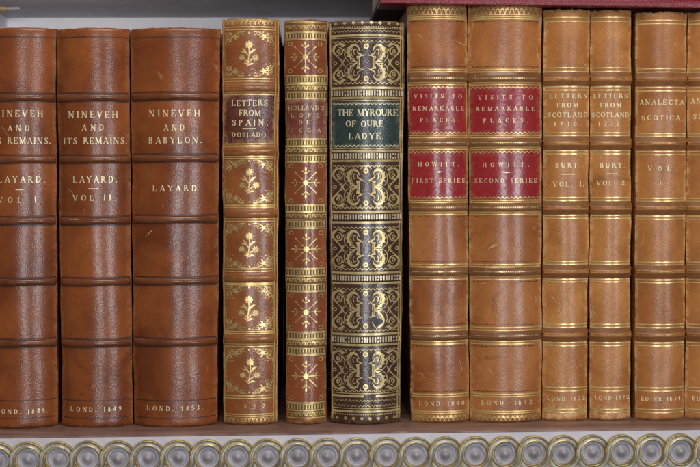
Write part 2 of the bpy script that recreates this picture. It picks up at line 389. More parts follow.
class Deco:
    """thin tooled shapes drawn in measured photo units and laid on a book's curved spine"""
    def __init__(s, bk, off=0.00010): s.b = bk; s.mb = MB(); s.off = off; s.k = 0
    def _o(s):
        s.k = (s.k+1) % 6; return s.off+0.000009*s.k
    def rib(s, pts, wid, closed=False):
        o = s._o()
        n = len(pts)
        if not isinstance(wid, (list, tuple)): wid = [wid]*n
        vs = []; fs = []
        for i in range(n):
            a = pts[i-1] if (i > 0 or closed) else pts[i]; c = pts[(i+1) % n] if (i < n-1 or closed) else pts[i]
            dx, dy = c[0]-a[0], c[1]-a[1]; l = math.hypot(dx, dy) or 1
            nx, ny = -dy/l*wid[i]/2, dx/l*wid[i]/2
            vs.append(s.b.m(pts[i][0]+nx, pts[i][1]+ny, o)); vs.append(s.b.m(pts[i][0]-nx, pts[i][1]-ny, o))
        for i in range(n if closed else n-1):
            j = (i+1) % n
            fs.append((2*i, 2*i+1, 2*j+1, 2*j))
        s.mb.add(vs, fs)
    def curve(s, ctrl, wid, n=14):
        """Catmull-Rom through control points, widths interpolated"""
        P = [ctrl[0]]+list(ctrl)+[ctrl[-1]]
        if not isinstance(wid, (list, tuple)): wid = [wid]*len(ctrl)
        W = list(wid)
        pts, ws = [], []
        m = len(ctrl)-1; per = max(3, n//m)
        for k in range(m):
            p0, p1, p2, p3 = P[k:k+4]
            for i in range(per + (1 if k == m-1 else 0)):
                t = i/per
                f = lambda a, b, c, d: 0.5*((2*b)+(-a+c)*t+(2*a-5*b+4*c-d)*t*t+(-a+3*b-3*c+d)*t**3)
                pts.append((f(p0[0], p1[0], p2[0], p3[0]), f(p0[1], p1[1], p2[1], p3[1]))); ws.append(W[k]+(W[k+1]-W[k])*t)
        s.rib(pts, ws)
    def disc(s, x, y, r, n=10, ry=None):
        o = s._o(); ry = ry or r
        vs = [s.b.m(x, y, o)]+[s.b.m(x+r*math.cos(2*PI*i/n), y+ry*math.sin(2*PI*i/n), o) for i in range(n)]
        s.mb.add(vs, [(0, 1+i, 1+(i+1) % n) for i in range(n)])
    def flower(s, x, y, r, petals=8, inner=0.6, rot=0):
        o = s._o(); n = petals*4
        vs = [s.b.m(x, y, o)]
        for i in range(n):
            a = 2*PI*i/n+rot; rr = r*(inner+(1-inner)*(0.5+0.5*math.cos(a*petals-rot*petals)))
            vs.append(s.b.m(x+rr*math.cos(a), y+rr*math.sin(a), o))
        s.mb.add(vs, [(0, 1+i, 1+(i+1) % n) for i in range(n)])
    def ring(s, x, y, r, w, n=16):
        s.rib([(x+r*math.cos(2*PI*i/n), y+r*math.sin(2*PI*i/n)) for i in range(n)], w, True)
    def line(s, py, w, u0=-.97, u1=.97, n=26):
        s.rib([(s.b.U(u0+(u1-u0)*i/n, py), py) for i in range(n+1)], w)
    def vline(s, u, y0, y1, w, n=30):
        s.rib([(s.b.U(u, y0+(y1-y0)*i/n), y0+(y1-y0)*i/n) for i in range(n+1)], w)
    def wave(s, py, amp, period, w, u0=-.94, u1=.94, scallop=False, up=1):
        x0, x1 = s.b.U(u0, py), s.b.U(u1, py); n = max(20, int((x1-x0)/period*8)); pts = []
        for i in range(n+1):
            x = x0+(x1-x0)*i/n; ph = (x-x0)/period
            yy = (abs(math.sin(PI*ph))*2-1) if scallop else math.sin(2*PI*ph)
            pts.append((x, py-up*amp*yy))
        s.rib(pts, w)
    def dots(s, py, r, step, u0=-.93, u1=.93, ry=None, n=8):
        x0, x1 = s.b.U(u0, py), s.b.U(u1, py); k = int((x1-x0)/step)
        for i in range(k+1): s.disc(x0+(x1-x0)*i/k, py, r, n, ry)
    def ticks(s, y0, y1, w, step, u0=-.93, u1=.93):
        x0, x1 = s.b.U(u0, y0), s.b.U(u1, y0); k = int((x1-x0)/step)
        for i in range(k+1):
            x = x0+(x1-x0)*i/k; s.rib([(x, y0), (x, y1)], w)
    def patch(s, y0, y1, u0=-.97, u1=.97, nx=30, ny=8):
        o = s.off; vs = []; fs = []
        for j in range(ny+1):
            y = y0+(y1-y0)*j/ny
            for i in range(nx+1):
                vs.append(s.b.m(s.b.U(u0+(u1-u0)*i/nx, y), y, o)); s.mb.a.append(1.0 if i in (0, nx) or j in (0, ny) else (.55 if i in (1, nx-1) else .12))
        for j in range(ny):
            for i in range(nx): fs.append((j*(nx+1)+i, j*(nx+1)+i+1, (j+1)*(nx+1)+i+1, (j+1)*(nx+1)+i))
        s.mb.add(vs, fs)
    def text(s, txt, yc, h, x0, x1, skew=0.04, fat=0.84, wx=1.0):
        """capitals of height h px centred on row yc, letter-spaced to fill x0..x1"""
        sx = h*0.92*wx
        gl = [(c, G[c][0]*sx if c != ' ' else 0.62*sx) for c in txt]
        tot = sum(w for c, w in gl); gap = (x1-x0-tot)/max(1, len(gl)-1)
        if gap < -0.12*h:
            k = (x1-x0+0.12*h*(len(gl)-1))/tot; sx *= k; gl = [(c, w*k) for c, w in gl]; gap = -0.12*h
        x = x0; rg = random.Random(hash(len(txt)*31+int(x0*10)))
        h *= 0.94; yb = yc+h/2
        for c, w in gl:
            if c != ' ':
                jx, jy, ja = rg.uniform(-.03, .03)*h, rg.uniform(-.035, .035)*h, rg.uniform(-skew, skew)
                def T(gx, gy): return (x+jx+gx*sx+(gy-.5)*ja*h, yb+jy-gy*h-(gx-.4)*ja*h)
                for st in G[c][1]:
                    if st[0] == 'l':
                        n = 3; s.rib([T(st[1]+(st[3]-st[1])*i/n, st[2]+(st[4]-st[2])*i/n) for i in range(n+1)], st[5]*h*fat)
                    elif st[0] == 's':
                        d = 0.13/wx**.5; up = 0.03 if st[2] < .5 else -0.03
                        s.rib([T(st[1]-d, st[2]+up), T(st[1], st[2]+up), T(st[1]+d, st[2]+up)], 0.085*h*fat)
                    elif st[0] == 'c':
                        _, cx, cy, rx, ry, a0, a1, mm = st; n = max(8, int(abs(a1-a0)/18)); pts = []; ws = []
                        full = abs(a1-a0) >= 359
                        for i in range(n if full else n+1):
                            a = math.radians(a0+(a1-a0)*i/n)
                            pts.append(T(cx+(rx-.06)*math.cos(a), cy+(ry-.02)*math.sin(a))); ws.append((TN+(TK-TN)*abs(math.cos(a)))*h*mm*fat)
                        s.rib(pts, ws, full)
                    elif st[0] == 'p': s.rib([T(*p) for p in st[1]], [q*h*fat for q in st[2]])
                    elif st[0] == 'd': p = T(st[1], st[2]); s.disc(p[0], p[1], st[3]*h*1.15, 8)
            x += w+gap
    def build(s, name, mat, parent=None, label=None):
        return s.mb.build(name, mat, parent or s.b.root, smooth=True, label=label)

GROUP = 'old leather bound books standing in a row on the shelf'
def finish(b, label): tag(b.root, label, 'book', GROUP)

G_LET = gold('gold_lettering', (1.0, 0.84, 0.50), 0.32, 0.08, 1, metal=0.2, scale=520)
G_LINE = gold('gold_fillets', (0.88, 0.58, 0.20), 0.30, 0.30, 2, metal=0.5)
G_ORN = gold('gold_ornament', (0.86, 0.60, 0.24), 0.28, 0.40, 3, metal=0.55)
G_FAINT = gold('rubbed_gold', (0.60, 0.34, 0.10), 0.36, 0.66, 4, metal=0.8)
G_PALE = gold('pale_gold_tooling', (0.80, 0.60, 0.27), 0.30, 0.34, 5, metal=0.5)
BLIND = simple('blind_tooled_leather', (0.045, 0.017, 0.009), (0.08, 0.03, 0.016), 0.4, 200, 0.2, 500, seed=12)
DARKBAND = simple('dark_flank_leather', (0.085, 0.026, 0.006), (0.17, 0.056, 0.014), 0.6, 120, 0.3, 600, seed=13)

MIDBAND = simple('midbrown_flank_leather', (0.17, 0.055, 0.013), (0.27, 0.10, 0.026), 0.55, 120, 0.3, 600, seed=15)
# ---- three plain red-brown volumes at the left
def nineveh(bk, title, author, date, label, seed):
    lm = leather('red_brown_leather', (0.155, 0.034, 0.0065), (0.300, 0.080, 0.0165), seed, pebble=0.23, rough=0.28, scratch=0.6, coat=0.4, wearamt=0.6, scuff=(0.42, 0.20, 0.09), pscale=1600)
    bk.body(lm, caps=0.35)
    bmat = leather('burnished_red_brown_leather', (0.115, 0.027, 0.008), (0.190, 0.050, 0.013), seed+5, pebble=0.2, rough=0.28, scratch=0.35, coat=0.6, wearamt=0.4, scuff=(0.45, 0.25, 0.12), pscale=1300)
    for k in range(5): bk.band(k, bmat)
    for c in BANDS1:
        d = Deco(bk, 0.00006); d.line(c-4.5, 1.3, -.965, .965); d.line(c+4.3, 0.9, -.965, .965); d.build('blind_fillet', BLIND)
    for yy in (36.8, 400.8, 418.4):
        d = Deco(bk, 0.00006); d.line(yy, 1.0, -.965, .965); d.build('blind_fillet', BLIND)
    d = Deco(bk); [d.text(*t) for t in title]; d.build('lettering', G_LET)
    d = Deco(bk)
    for t in author:
        if t[0] == '-': d.rib([(t[1], t[2]), ((t[1]+t[3])/2, t[2]+.15), (t[3], t[2])], 0.8)
        else: d.text(*t)
    d.build('lettering', G_LET)
    d = Deco(bk); [d.text(*t) for t in date]; d.build('lettering', G_LET)
    finish(bk, label)

BANDS1 = (97.2, 159.3, 221.0, 282.2, 343.6)
b1 = Book(-18, 55.6, -15, 57.8, 27.0, 0.205, 1, bands=BANDS1)
nineveh(b1, [('NINEVEH', 113.3, 6.8, -6.5, 43.2), ('AND', 128.2, 6.0, 7.5, 29.8), ('ITS REMAINS.', 140.6, 6.6, -12.3, 50.6)],
        [('LAYARD.', 179.5, 6.6, -2.5, 45), ('-', 15.5, 189.7, 23), ('VOL I.', 199.8, 6.2, -2.5, 42.5)],
        [('LOND. 1849.', 411.5, 4.8, -4, 48)],
        'plain red brown book lettered VOL I, cut off by the left photo edge', 11)
b2 = Book(56.8, 129.0, 62.6, 132.6, 27.3, 0.205, 2, bands=BANDS1)
nineveh(b2, [('NINEVEH', 114.3, 6.8, 68.6, 117.8), ('AND', 127.6, 6.0, 82, 104), ('ITS REMAINS.', 140.6, 6.6, 63.6, 126.8)],
        [('LAYARD.', 179.5, 6.6, 72.8, 117), ('-', 88.6, 188.7, 98), ('VOL II.', 197.8, 6.2, 72.6, 115.8)],
        [('LOND. 1849.', 409.4, 4.8, 70.6, 125)],
        'plain red brown leather book lettered NINEVEH and VOL II', 23)
b3 = Book(130.6, 220.0, 134.4, 217.2, 27.2, 0.20, 3, bands=(96.2, 158.3, 219.6, 281.5, 342.8))
BANDS1 = (96.2, 158.3, 219.6, 281.5, 342.8)
nineveh(b3, [('NINEVEH', 113.2, 6.8, 149, 200), ('AND', 127.6, 6.0, 163.5, 184.8), ('BABYLON.', 140.0, 6.6, 148.4, 201.6)],
        [('LAYARD', 188.2, 6.4, 152.4, 197)],
        [('LOND. 1853.', 408.4, 4.8, 147, 203)],
        'widest plain red brown book, lettered NINEVEH AND BABYLON, left of the book with gilt flowers', 37)

# ---- book with gilt flower sprays
def spiral(d, x, y, r, turns, a0, sgn, w):
    n = int(14*turns); d.rib([(x+r*(1-.8*i/n)*math.cos(a0+sgn*2*PI*turns*i/n), y+r*(1-.8*i/n)*math.sin(a0+sgn*2*PI*turns*i/n)) for i in range(n+1)], [w*(1-.35*i/n) for i in range(n+1)])
def corner4(d, x, y, sx, sy):
    f = lambda a, b: (x+sx*a, y+sy*b)
    d.flower(*f(10.5, 5.2), 3.0, 5, .45, .6)
    spiral(d, *f(16.5, 2.6), 2.3, 1.3, PI/2*sy, sx*sy, .85)
    spiral(d, *f(4.3, 3.6), 2.8, 1.4, 0, -sx*sy, .85)
    spiral(d, *f(3.6, 9.6), 2.2, 1.3, PI, sx*sy, .85)
    d.curve([f(20.8, 1.1), f(17, .6), f(13, 2.2), f(10, 5)], [.5, 1.1, 1.0, .5])
    d.curve([f(.8, 14.5), f(1.6, 10), f(4.4, 7), f(10, 5.5)], [.5, 1.1, 1.0, .5])
    d.curve([f(7.2, 10.8), f(5.8, 8.8), f(7.6, 6.8)], [.5, 1.7, .4])
    d.curve([f(8, 1.0), f(6.6, 3.2), f(9, 4.4)], [.4, 1.6, .4])
    d.curve([f(12.5, 9), f(11.2, 8), f(10.5, 6)], [.4, 1.3, .4])
    d.curve([f(15, 6.4), f(13.3, 5.6), f(11.5, 5.6)], [.3, 1.3, .4])
    for q in ((1, 1.2), (19.2, 3.5), (7.8, 12.8), (1.2, 17), (13.8, .9), (2.2, 6.6), (5.2, 13.2)): d.disc(*f(*q), .62, 7)
def spray4(d, x, y):
    d.flower(x+.6, y-9.3, 4.4, 8, .62)
    d.flower(x-6.8, y+3.6, 3.5, 8, .58, .2); d.flower(x+7.2, y+3.8, 3.7, 8, .58, .3)
    d.curve([(x+.8, y-6), (x+.6, y+1), (x-1.2, y+12.5)], [.8, .9, 1.3])
    d.curve([(x-5.6, y+4), (x-2, y+7), (x-.6, y+9)], .8); d.curve([(x+5.6, y+4.5), (x+2, y+6.6), (x-.3, y+9.5)], .8)
    d.curve([(x-5.5, y-6), (x-3.4, y-3), (x-.2, y+1.5)], [.5, 2.0, .6]); d.curve([(x+7.2, y-4.5), (x+4, y-3), (x+.5, y+1)], [.5, 2.2, .6])
    d.curve([(x-8.2, y-3), (x-5, y-1.8), (x-2.5, y-2)], [.4, 1.6, .5])
    d.curve([(x-4.6, y+9.2), (x-2.6, y+9.4), (x-1, y+11)], [.4, 1.7, .5]); d.curve([(x+5.6, y+10), (x+2.6, y+9.8), (x-.4, y+11.6)], [.4, 1.8, .5])
b4 = Book(222.2, 279.2, 223.6, 277.4, 18.0, 0.17, 4, bands=(87, 151, 213.5, 277.5, 339), bh=0.0008, bw=4.6, fan=(0, .0012))
lm4 = leather('mottled_russet_calf', (0.220, 0.060, 0.013), (0.34, 0.110, 0.028), 41, pebble=0.30, rough=0.34, scratch=0.2, coat=0.5, wearamt=0.9, scuff=(0.46, 0.30, 0.12), pscale=900, stain=0.5)
b4.body(lm4, caps=0.7)
for k in range(5): b4.band(k, lm4, .97)
PAN4 = ((30.5, 77.2), (158.8, 204.2), (222, 269), (285, 331), (347.5, 394.5))
for i, (a, c) in enumerate(PAN4):
    d = Deco(b4); x0, x1 = b4.U(-.93, (a+c)/2), b4.U(.84, (a+c)/2)
    x0, x1 = x0+.2, x1-.2
    corner4(d, x0, a+.5, 1, 1); corner4(d, x1, a+.5, -1, 1); corner4(d, x0, c-.5, 1, -1); corner4(d, x1, c-.5, -1, -1)
    rs = random.Random(i+5)
    for (cx_, cy_, sx_, sy_) in ((x0, a+.5, 1, 1), (x1, a+.5, -1, 1), (x0, c-.5, 1, -1), (x1, c-.5, -1, -1)):
        for q in range(34):
            aa, bb = rs.random(), rs.random()
            if aa+bb > 1: aa, bb = 1-aa, 1-bb
            d.disc(cx_+sx_*(1+aa*18), cy_+sy_*(1+bb*14), rs.uniform(.25, .5), 6)
    spray4(d, (x0+x1)/2-.4+rs.uniform(-.7, .7), (a+c)/2+.5+rs.uniform(-.6, .6))
    d.disc((x0+x1)/2-.2, a+2.2, 1.0); d.disc((x0+x1)/2, c-2.2, .9); d.disc(x0+1, (a+c)/2+1, .7); d.disc(x1-.7, (a+c)/2+1, .9)
    d.build('gilt_panel_ornament', G_ORN)
for l in ((26.8, 29.4), (78.5, 81, 92, 94.4), (143.8, 146, 156.4, 158.4), (205.3, 207.5, 219, 221.3), (269, 271.5, 283.5, 285), (331.6, 333.6, 344, 346.6), (395.8, 398.5, 414.5, 416.5)):
    d = Deco(b4); [d.line(y, 1.15, -.94, .86) for y in l]; d.build('gilt_fillet', G_LINE)
for y in (87, 151, 213.5, 277.5, 339):
    d = Deco(b4, .00012); d.dots(y, .55, 1.7, -.90, .82); d.line(y-.2, .5, -.9, .82); d.build('gilt_roll', G_FAINT)
d = Deco(b4); d.dots(400.6, .5, 1.7, -.88, .8); d.dots(412.4, .5, 1.7, -.88, .8); d.build('gilt_roll', G_FAINT)
d = Deco(b4)
for i in range(11):
    x = b4.U(-.86+.155*i, 22); d.curve([(x-2.2, 25), (x-1.2, 21.6), (x+.8, 21), (x+1.6, 23), (x+.2, 24)], [.6, .9, .9, .8, .5], 10); d.disc(x+2, 21.5, .6, 7); d.disc(x-1, 20.3, .5, 7)
d.line(19.7, .7, -.9, .84); d.build('gilt_roll', G_ORN)
d = Deco(b4)
for i in range(12):
    x = b4.U(-.84+.145*i, 420); d.curve([(x-2, 422.4), (x-.8, 418.4), (x+1, 418.6), (x+1.4, 421), (x, 421.5)], [.6, .9, .9, .8, .5], 10); d.disc(x+2, 418.6, .5, 7)
d.build('gilt_roll', G_ORN)
d = Deco(b4, .00011); d.vline(.86, 20, 422, 1.1); d.vline(.955, 20, 422, 1.1); d.vline(-.95, 20, 422, .9); d.build('gilt_border', G_LINE)
LAB4 = leather('dark_maroon_label', (0.075, 0.014, 0.008), (0.125, 0.026, 0.014), 44, pebble=0.3, rough=0.30, scratch=0.1, coat=0.5, wearamt=0.75)
d = Deco(b4, .00005); d.patch(95.4, 143.0, -.93, .85); lab = d.build('title_label', LAB4)
d = Deco(b4, .00016)
for t in (('LETTERS', 102.8, 6.5, 231.4, 267.6), ('FROM', 113, 6.3, 238.8, 260.8), ('SPAIN.', 122.6, 6.4, 232, 268), ('DOBLADO.', 134.9, 5.2, 231.8, 267.8)): d.text(*t)
d.rib([(242.5, 128.6), (249, 128.7), (255.6, 128.6)], .9); d.build('lettering', G_LET, lab)
d = Deco(b4, .00012); d.text('1822', 406.4, 4.8, 235.5, 265); d.build('lettering', G_ORN)
finish(b4, 'russet book with gilt flower sprays and a maroon title label, lettered LETTERS FROM SPAIN')

# ---- narrow book with gilt starbursts
b5 = Book(284.6, 327.6, 286.4, 326.2, 19.0, 0.24, 5, bands=(87.5, 150.2, 216, 280, 343.6), bh=0.0004, bw=4.4, fan=(.0034, .0008))
lm5 = leather('chestnut_calf', (0.195, 0.044, 0.013), (0.30, 0.080, 0.024), 52, pebble=0.25, rough=0.30, scratch=0.3, coat=0.5, wearamt=1.0, scuff=(0.42, 0.30, 0.13))
b5.body(lm5, caps=0.8)
for k in range(5): b5.band(k, lm5, .97)
def star5(d, x, y, R=15.6):
    d.flower(x, y, 3.3, 8, .72)
    for k in range(4):
        a = k*PI/2; c, s_ = math.cos(a), math.sin(a); f = lambda r, t: (x+c*r-s_*t, y+s_*r+c*t)
        k2 = .93 if k % 2 == 0 else 1.0
        d.rib([f(3, 0), f(8, 0), f(12.5*k2, 0)], [.7, .6, .7])
        d.curve([f(9.2*k2, 0), f(10.2*k2, 1.6), f(11.4*k2, 2.6)], [.6, .9, .8], 8); d.curve([f(9.2*k2, 0), f(10.2*k2, -1.6), f(11.4*k2, -2.6)], [.6, .9, .8], 8)
        for q in (2.9, -2.9): d.disc(*f(11.4*k2, q), 1.05, 8)
        d.curve([f(11.8*k2, 0), f(13.8*k2, 0), f(16*k2, 0)], [.8, 1.9, .5], 8)
        b = a+PI/4; c2, s2 = math.cos(b), math.sin(b)
        d.rib([(x+c2*3, y+s2*3), (x+c2*9, y+s2*9), (x+c2*14.2, y+s2*14.2)], [.5, .5, .7]); d.disc(x+c2*14.6, y+s2*14.6, 1.0)
        d.disc(x+c2*5.2, y+s2*5.2, .9)
for a, c, yc in ((40.3, 74.4, 57.0), (162.6, 204.3, 182.9), (229.6, 267.8, 248.8), (292.5, 331.3, 312.0), (356, 402, 376.0)):
    d = Deco(b5, .00012); rs = random.Random(int(yc)); xc = b5.U(-.02, yc)+rs.uniform(-.5, .5); star5(d, xc, yc+rs.uniform(-.4, .4))
    for sx in (-1, 1):
        for yy in (a+3.4, c-3.6): d.ring(xc+sx*14.6, yy, 1.9, .7)
    d.build('gilt_star_ornament', G_ORN)
def rows5(lines, ticks, pats, fill):
    d = Deco(b5, .00006); d.patch(*fill, -.93, .93, 24, 14); f = d.build('gilt_band', G5F)
    d = Deco(b5, .00013)
    for y in lines: d.line(y, 1.0, -.93, .93)
    for y in ticks: d.ticks(y-2.1, y+2.1, 1.25, 2.75, -.86, .86); d.line(y-2.9, .7, -.92, .92); d.line(y+2.9, .7, -.92, .92)
    for y in pats:
        x0, x1 = b5.U(-.82, y), b5.U(.82, y)
        for i in range(8):
            x = x0+(x1-x0)*i/7; d.curve([(x-2, y+1.5), (x-1, y-1.4), (x+.9, y-1.3), (x+1.5, y+.6), (x+.2, y+.9)], [.6, 1, 1, .9, .6], 8); d.disc(x+2.4, y+1.3, .6, 6); d.disc(x+2.2, y-1.5, .5, 6)
    d.build('gilt_roll', G5R, f)
    d = Deco(b5, .00021)
    for y in ticks: d.ticks(y-1.7, y+1.7, .8, 2.75, -.79, .93)
    for y in pats:
        x0, x1 = b5.U(-.82, y), b5.U(.82, y)
        for i in range(8):
            x = x0+(x1-x0)*i/7; d.disc(x+.4, y-.2, .55, 6); d.disc(x+2.5, y+.1, .5, 6, .8)
    d.build('tooled_gaps', GAP5, f)
GAP5 = simple('dark_tooled_gap', (0.10, 0.04, 0.012), (0.16, 0.07, 0.02), .4, 200, .2, 500, seed=21)
G5F = gold('rubbed_gold_ground', (0.48, 0.28, 0.08), 0.40, 0.78, 6, metal=0.8, scale=700)
G5R = gold('bright_pale_roll', (0.80, 0.60, 0.26), 0.32, 0.3, 7, metal=0.55)
rows5((22, 32, 39.6), (35.6,), (27,), (20.6, 40.2))
rows5((75.4, 84, 91.8, 98.8), (79.6, 95.4), (88,), (75.2, 99.2))
rows5((138.8, 146.4, 154.6, 162), (142.7, 158.4), (150.4,), (138.6, 162.4))
rows5((204.8, 212, 220, 228.6), (208.6, 224.2), (216.2,), (204.6, 229))
rows5((268.4, 276, 284, 291.8), (272.4, 287.8), (280.2,), (268.2, 292.2))
rows5((332, 339.8, 347.6, 355.2), (336.0, 351.4), (343.6,), (331.8, 355.6))
rows5((402.8, 410.6, 418), (407, ), (414.3,), (402.6, 420.4))
LAB5 = leather('reddish_brown_label', (0.145, 0.034, 0.022), (0.21, 0.055, 0.036), 55, pebble=0.2, rough=0.3, scratch=0.2, coat=0.5, wearamt=0.75)
d = Deco(b5, .00005); d.patch(99.4, 138.4, -.90, .90, 24); lab = d.build('title_label', LAB5)
d = Deco(b5, .00014)
for t in (("HOLLAND'S", 108, 4.9, 288.2, 324.0), ('LOPE', 115.2, 4.7, 291.0, 319.4), ('DE', 122.4, 4.7, 298.8, 309.6), ('VEGA', 130.2, 4.7, 289.6, 320.6)): d.text(*t)
d.build('lettering', gold('half_rubbed_lettering', (0.85, 0.62, 0.32), .32, .5, 8, metal=.25, scale=380), lab)
d = Deco(b5, .00010); d.vline(.93, 21, 420, .9); d.vline(-.93, 21, 420, .8); d.build('gilt_border', G_FAINT)
finish(b5, 'narrow book with gilt starburst ornaments and bands of bright gilt ticks')

# ---- dark book with acanthus tooling and green label
b6 = Book(329.0, 404.6, 331.2, 400.6, 20.0, 0.20, 6, bands=(93, 156, 217, 278.2, 339.8), bh=0.0005, bw=4.2)
lm6 = leather('dark_brown_morocco', (0.048, 0.019, 0.011), (0.082, 0.034, 0.020), 61, pebble=0.2, rough=0.26, scratch=0.15, coat=0.6, wearamt=0.8, scuff=(0.30, 0.20, 0.09), pscale=1100)
b6.body(lm6, caps=0.5)
for k in range(5): b6.band(k, lm6, .95)
TICKG = gold('bright_ticks', (.82, .69, .45), .27, .15, 9, metal=.35)
def acan(d, c, y, sx, sy, worn=False):
    f = lambda a, b: (c+sx*a, y+sy*b)
    # big leaf: fat crescent with lobes
    d.curve([f(6.6, -11.6), f(8.4, -15.6), f(12, -17.2), f(15.6, -14.6), f(16.6, -9.6), f(14.6, -5), f(10.6, -1.6)], [.4, 1.5, 3.0, 4.3, 4.4, 3.2, .6], 30)
    if not worn:
        for q, r in (((18.2, -14.6), 1.5), ((19.3, -10.2), 1.6), ((18.3, -6.2), 1.4), ((15.6, -3.0), 1.2), ((14.6, -17.6), 1.3)): d.disc(*f(*q), r*.66, 9)
    d.curve([f(2.6, -6.4), f(5.6, -8), f(8.2, -9.4), f(8.6, -12.4)], [.5, 1.2, 1.4, .7], 12)
    d.curve([f(9.6, -12.8), f(11.8, -13), f(12.6, -10.4), f(11.4, -7.6)], [.5, .9, 1.0, .4], 12)
    # strap bracket
    d.rib([f(7.6, 0), f(7.5, -2.4), f(8.0, -5.2)], [2.6, 2.4, 3.2]); d.curve([f(4.6, -7.6), f(6.4, -6.0), f(9.6, -5.6)], [.4, 1.3, 1.6], 8)
    d.curve([f(17.6, -1.2), f(20.6, -4.6), f(21.4, -9.5), f(19.8, -14.2)], [.4, .9, .9, .4], 12)
    d.curve([f(21.0, -11), f(22.6, -13.2), f(21.6, -14.4)], [.4, 1.2, .4], 6)
    for q in ((19.6, -18.2), (26, -2.8), (32.6, -3.6), (5.2, -18.4), (10.6, -18.9)): d.disc(*f(*q), .5, 6)
    d.curve([f(9.2, -.6), f(13, -1.4), f(17, -.3)], [1.4, 1.2, .4], 8)
    # outer scroll
    d.curve([f(20.6, -16.8), f(24, -18.4), f(28, -18.9)], [.6, 2.8, 1.2], 10); d.disc(*f(23.2, -16.9), 1.4)
    d.curve([f(27.6, -18.8), f(31.4, -16.4), f(32.2, -11.6), f(29.6, -7.8), f(26.6, -4.2)], [1.2, 2.8, 2.6, 1.9, .6], 20)
    d.curve([f(27.2, -15.8), f(24.2, -14.2), f(23.6, -10.6), f(25.6, -8), f(28.4, -8.2)], [.6, 1.2, 1.3, 1.2, .8], 16)
    d.curve([f(27.4, -13.8), f(28.6, -11.6), f(26.8, -9.6), f(26, -11.6), f(27.4, -13.8)], [.9, 1.7, 1.2, 1.0, .7], 16)
    d.curve([f(26.6, -4.6), f(25.2, -3), f(23.4, -3.6)], [.6, 1.2, .5], 8)
    # small crossed knot
    d.curve([f(21.4, -3.4), f(22.4, -1.8), f(23.2, 0)], [.5, 1.3, 1.3], 8); d.curve([f(25.4, -3.2), f(24.4, -1.6), f(23.8, 0)], [.5, 1.2, 1.2], 8)
for i, yc in enumerate((62.4, 187.0, 248.6, 310.0, 370.6)):
    d = Deco(b6, .00011); c = b6.U(.0, yc)-.4
    for sx in (-1, 1):
        for sy in (-1, 1):
            if i == 3 and sx == 1 and sy == -1: acan(d, c, yc, sx, sy, True); continue
            acan(d, c, yc, sx, sy)
        d.ring(c+sx*30.8, yc, 1.5, 1.1)
    for sy in (-1, 1): d.ring(c, yc+sy*16.2, 1.9, 1.5); d.disc(c, yc+sy*16.2, .5, 6)
    d.build('gilt_arabesque', G_PALE)
    d = Deco(b6, .00019)
    for sx in (-1, 1):
        for sy in (-1, 1):
            f = lambda a, b: (c+sx*a, yc+sy*b)
            d.curve([f(9.2, -15), f(12.2, -15.8), f(15, -13.4), f(15.8, -9.4), f(14, -5), f(11.2, -2.6)], .6, 16)
            d.curve([f(13.4, -12.4), f(15.8, -9.0), f(13.2, -4.6)], .45, 8)
            d.curve([f(29.6, -16.4), f(31.2, -12.4), f(29.4, -8.8)], .5, 8)
        d.rib([(c+sx*7.7, yc-4.6), (c+sx*7.7, yc+4.6)], .5)
    d.build('leaf_veins', lm6)
    d = Deco(b6, .00011); d.wave(yc-20.8, .8, 4.2, .75, -.9, .9); d.wave(yc+20.6, .8, 4.2, .75, -.9, .9); d.build('gilt_roll', G_PALE)
for (l, t, n) in (((35.2,), (), ()), ((87.6, 97.8), (93,), (100.2,)), ((150.8, 160.8), (155.9,), (148.4,)), ((211.8, 222.4), (217,), ()), ((273.2, 283.4), (278.2,), ()), ((334.4, 345), (339.8,), ()), ((396.3, 411.6), (), (393.6, 408.6))):
    d = Deco(b6, .00012)
    for y in l:
        if abs(y-396.3) < .1: d.line(y, 2.0, -.95, -.06, 14); d.line(y, 2.0, .28, .95, 12)
        else: d.line(y, 2.2, -.96, .96)
    for y in n: d.line(y, .7, -.95, .95)
    g = d.build('gilt_fillet', G_PALE)
    for y in t:
        d = Deco(b6, .00014); d.ticks(y-2.6, y+2.6, 1.45, 2.55, -.92, .92); d.build('gilt_roll', TICKG)
d = Deco(b6, .00012)
for i in range(8): d.flower(b6.U(-.82+.234*i, 22.8), 22.8, 2.0, 5, .4, .3)
d.dots(27, .8, 2.3); d.line(28.3, .6, -.95, .95); d.wave(31, .8, 3.6, .6, -.9, .9); d.line(37.6, .7, -.95, .95); d.build('gilt_roll', G_PALE)
d = Deco(b6, .00012)
for i in range(8): d.flower(b6.U(-.82+.234*i, 418.6), 418.6, 2.0, 5, .4, .3)
d.dots(414.6, .8, 2.3); d.wave(400.8, .8, 3.6, .55, -.9, .9); d.wave(406, .8, 3.6, .55, -.9, .9); d.build('gilt_roll', G_PALE)
d = Deco(b6, .00009); d.vline(-.955, 22, 420, 1.1); d.vline(.90, 22, 420, 1.0); d.vline(.955, 22, 420, 1.0); d.build('gilt_border', G_PALE)
LAB6 = leather('bottle_green_label', (0.016, 0.030, 0.026), (0.026, 0.046, 0.040), 66, pebble=0.3, rough=0.28, scratch=0.15, coat=0.5, wearamt=0.75, scuff=(.2, .2, .15))
d = Deco(b6, .00005); d.patch(101.6, 148.2, -.94, .89); lab = d.build('title_label', LAB6)
d = Deco(b6, .00016)
for t in (('THE MYROURE', 112.4, 7.1, 337.2, 397.6), ('OF OURE', 123.6, 6.6, 345.6, 383.4), ('LADYE.', 136.2, 7.0, 348.6, 383.6)): d.text(*t, 0.03, 1.0)
d.wave(103.6, .8, 4, .8, -.9, .86); d.wave(145.8, .8, 4, .8, -.9, .86)
d.build('lettering', gold('pale_lettering', (.86, .72, .44), .3, .12, 10, metal=.25), lab)
d = Deco(b6, .00019)
o = d.off
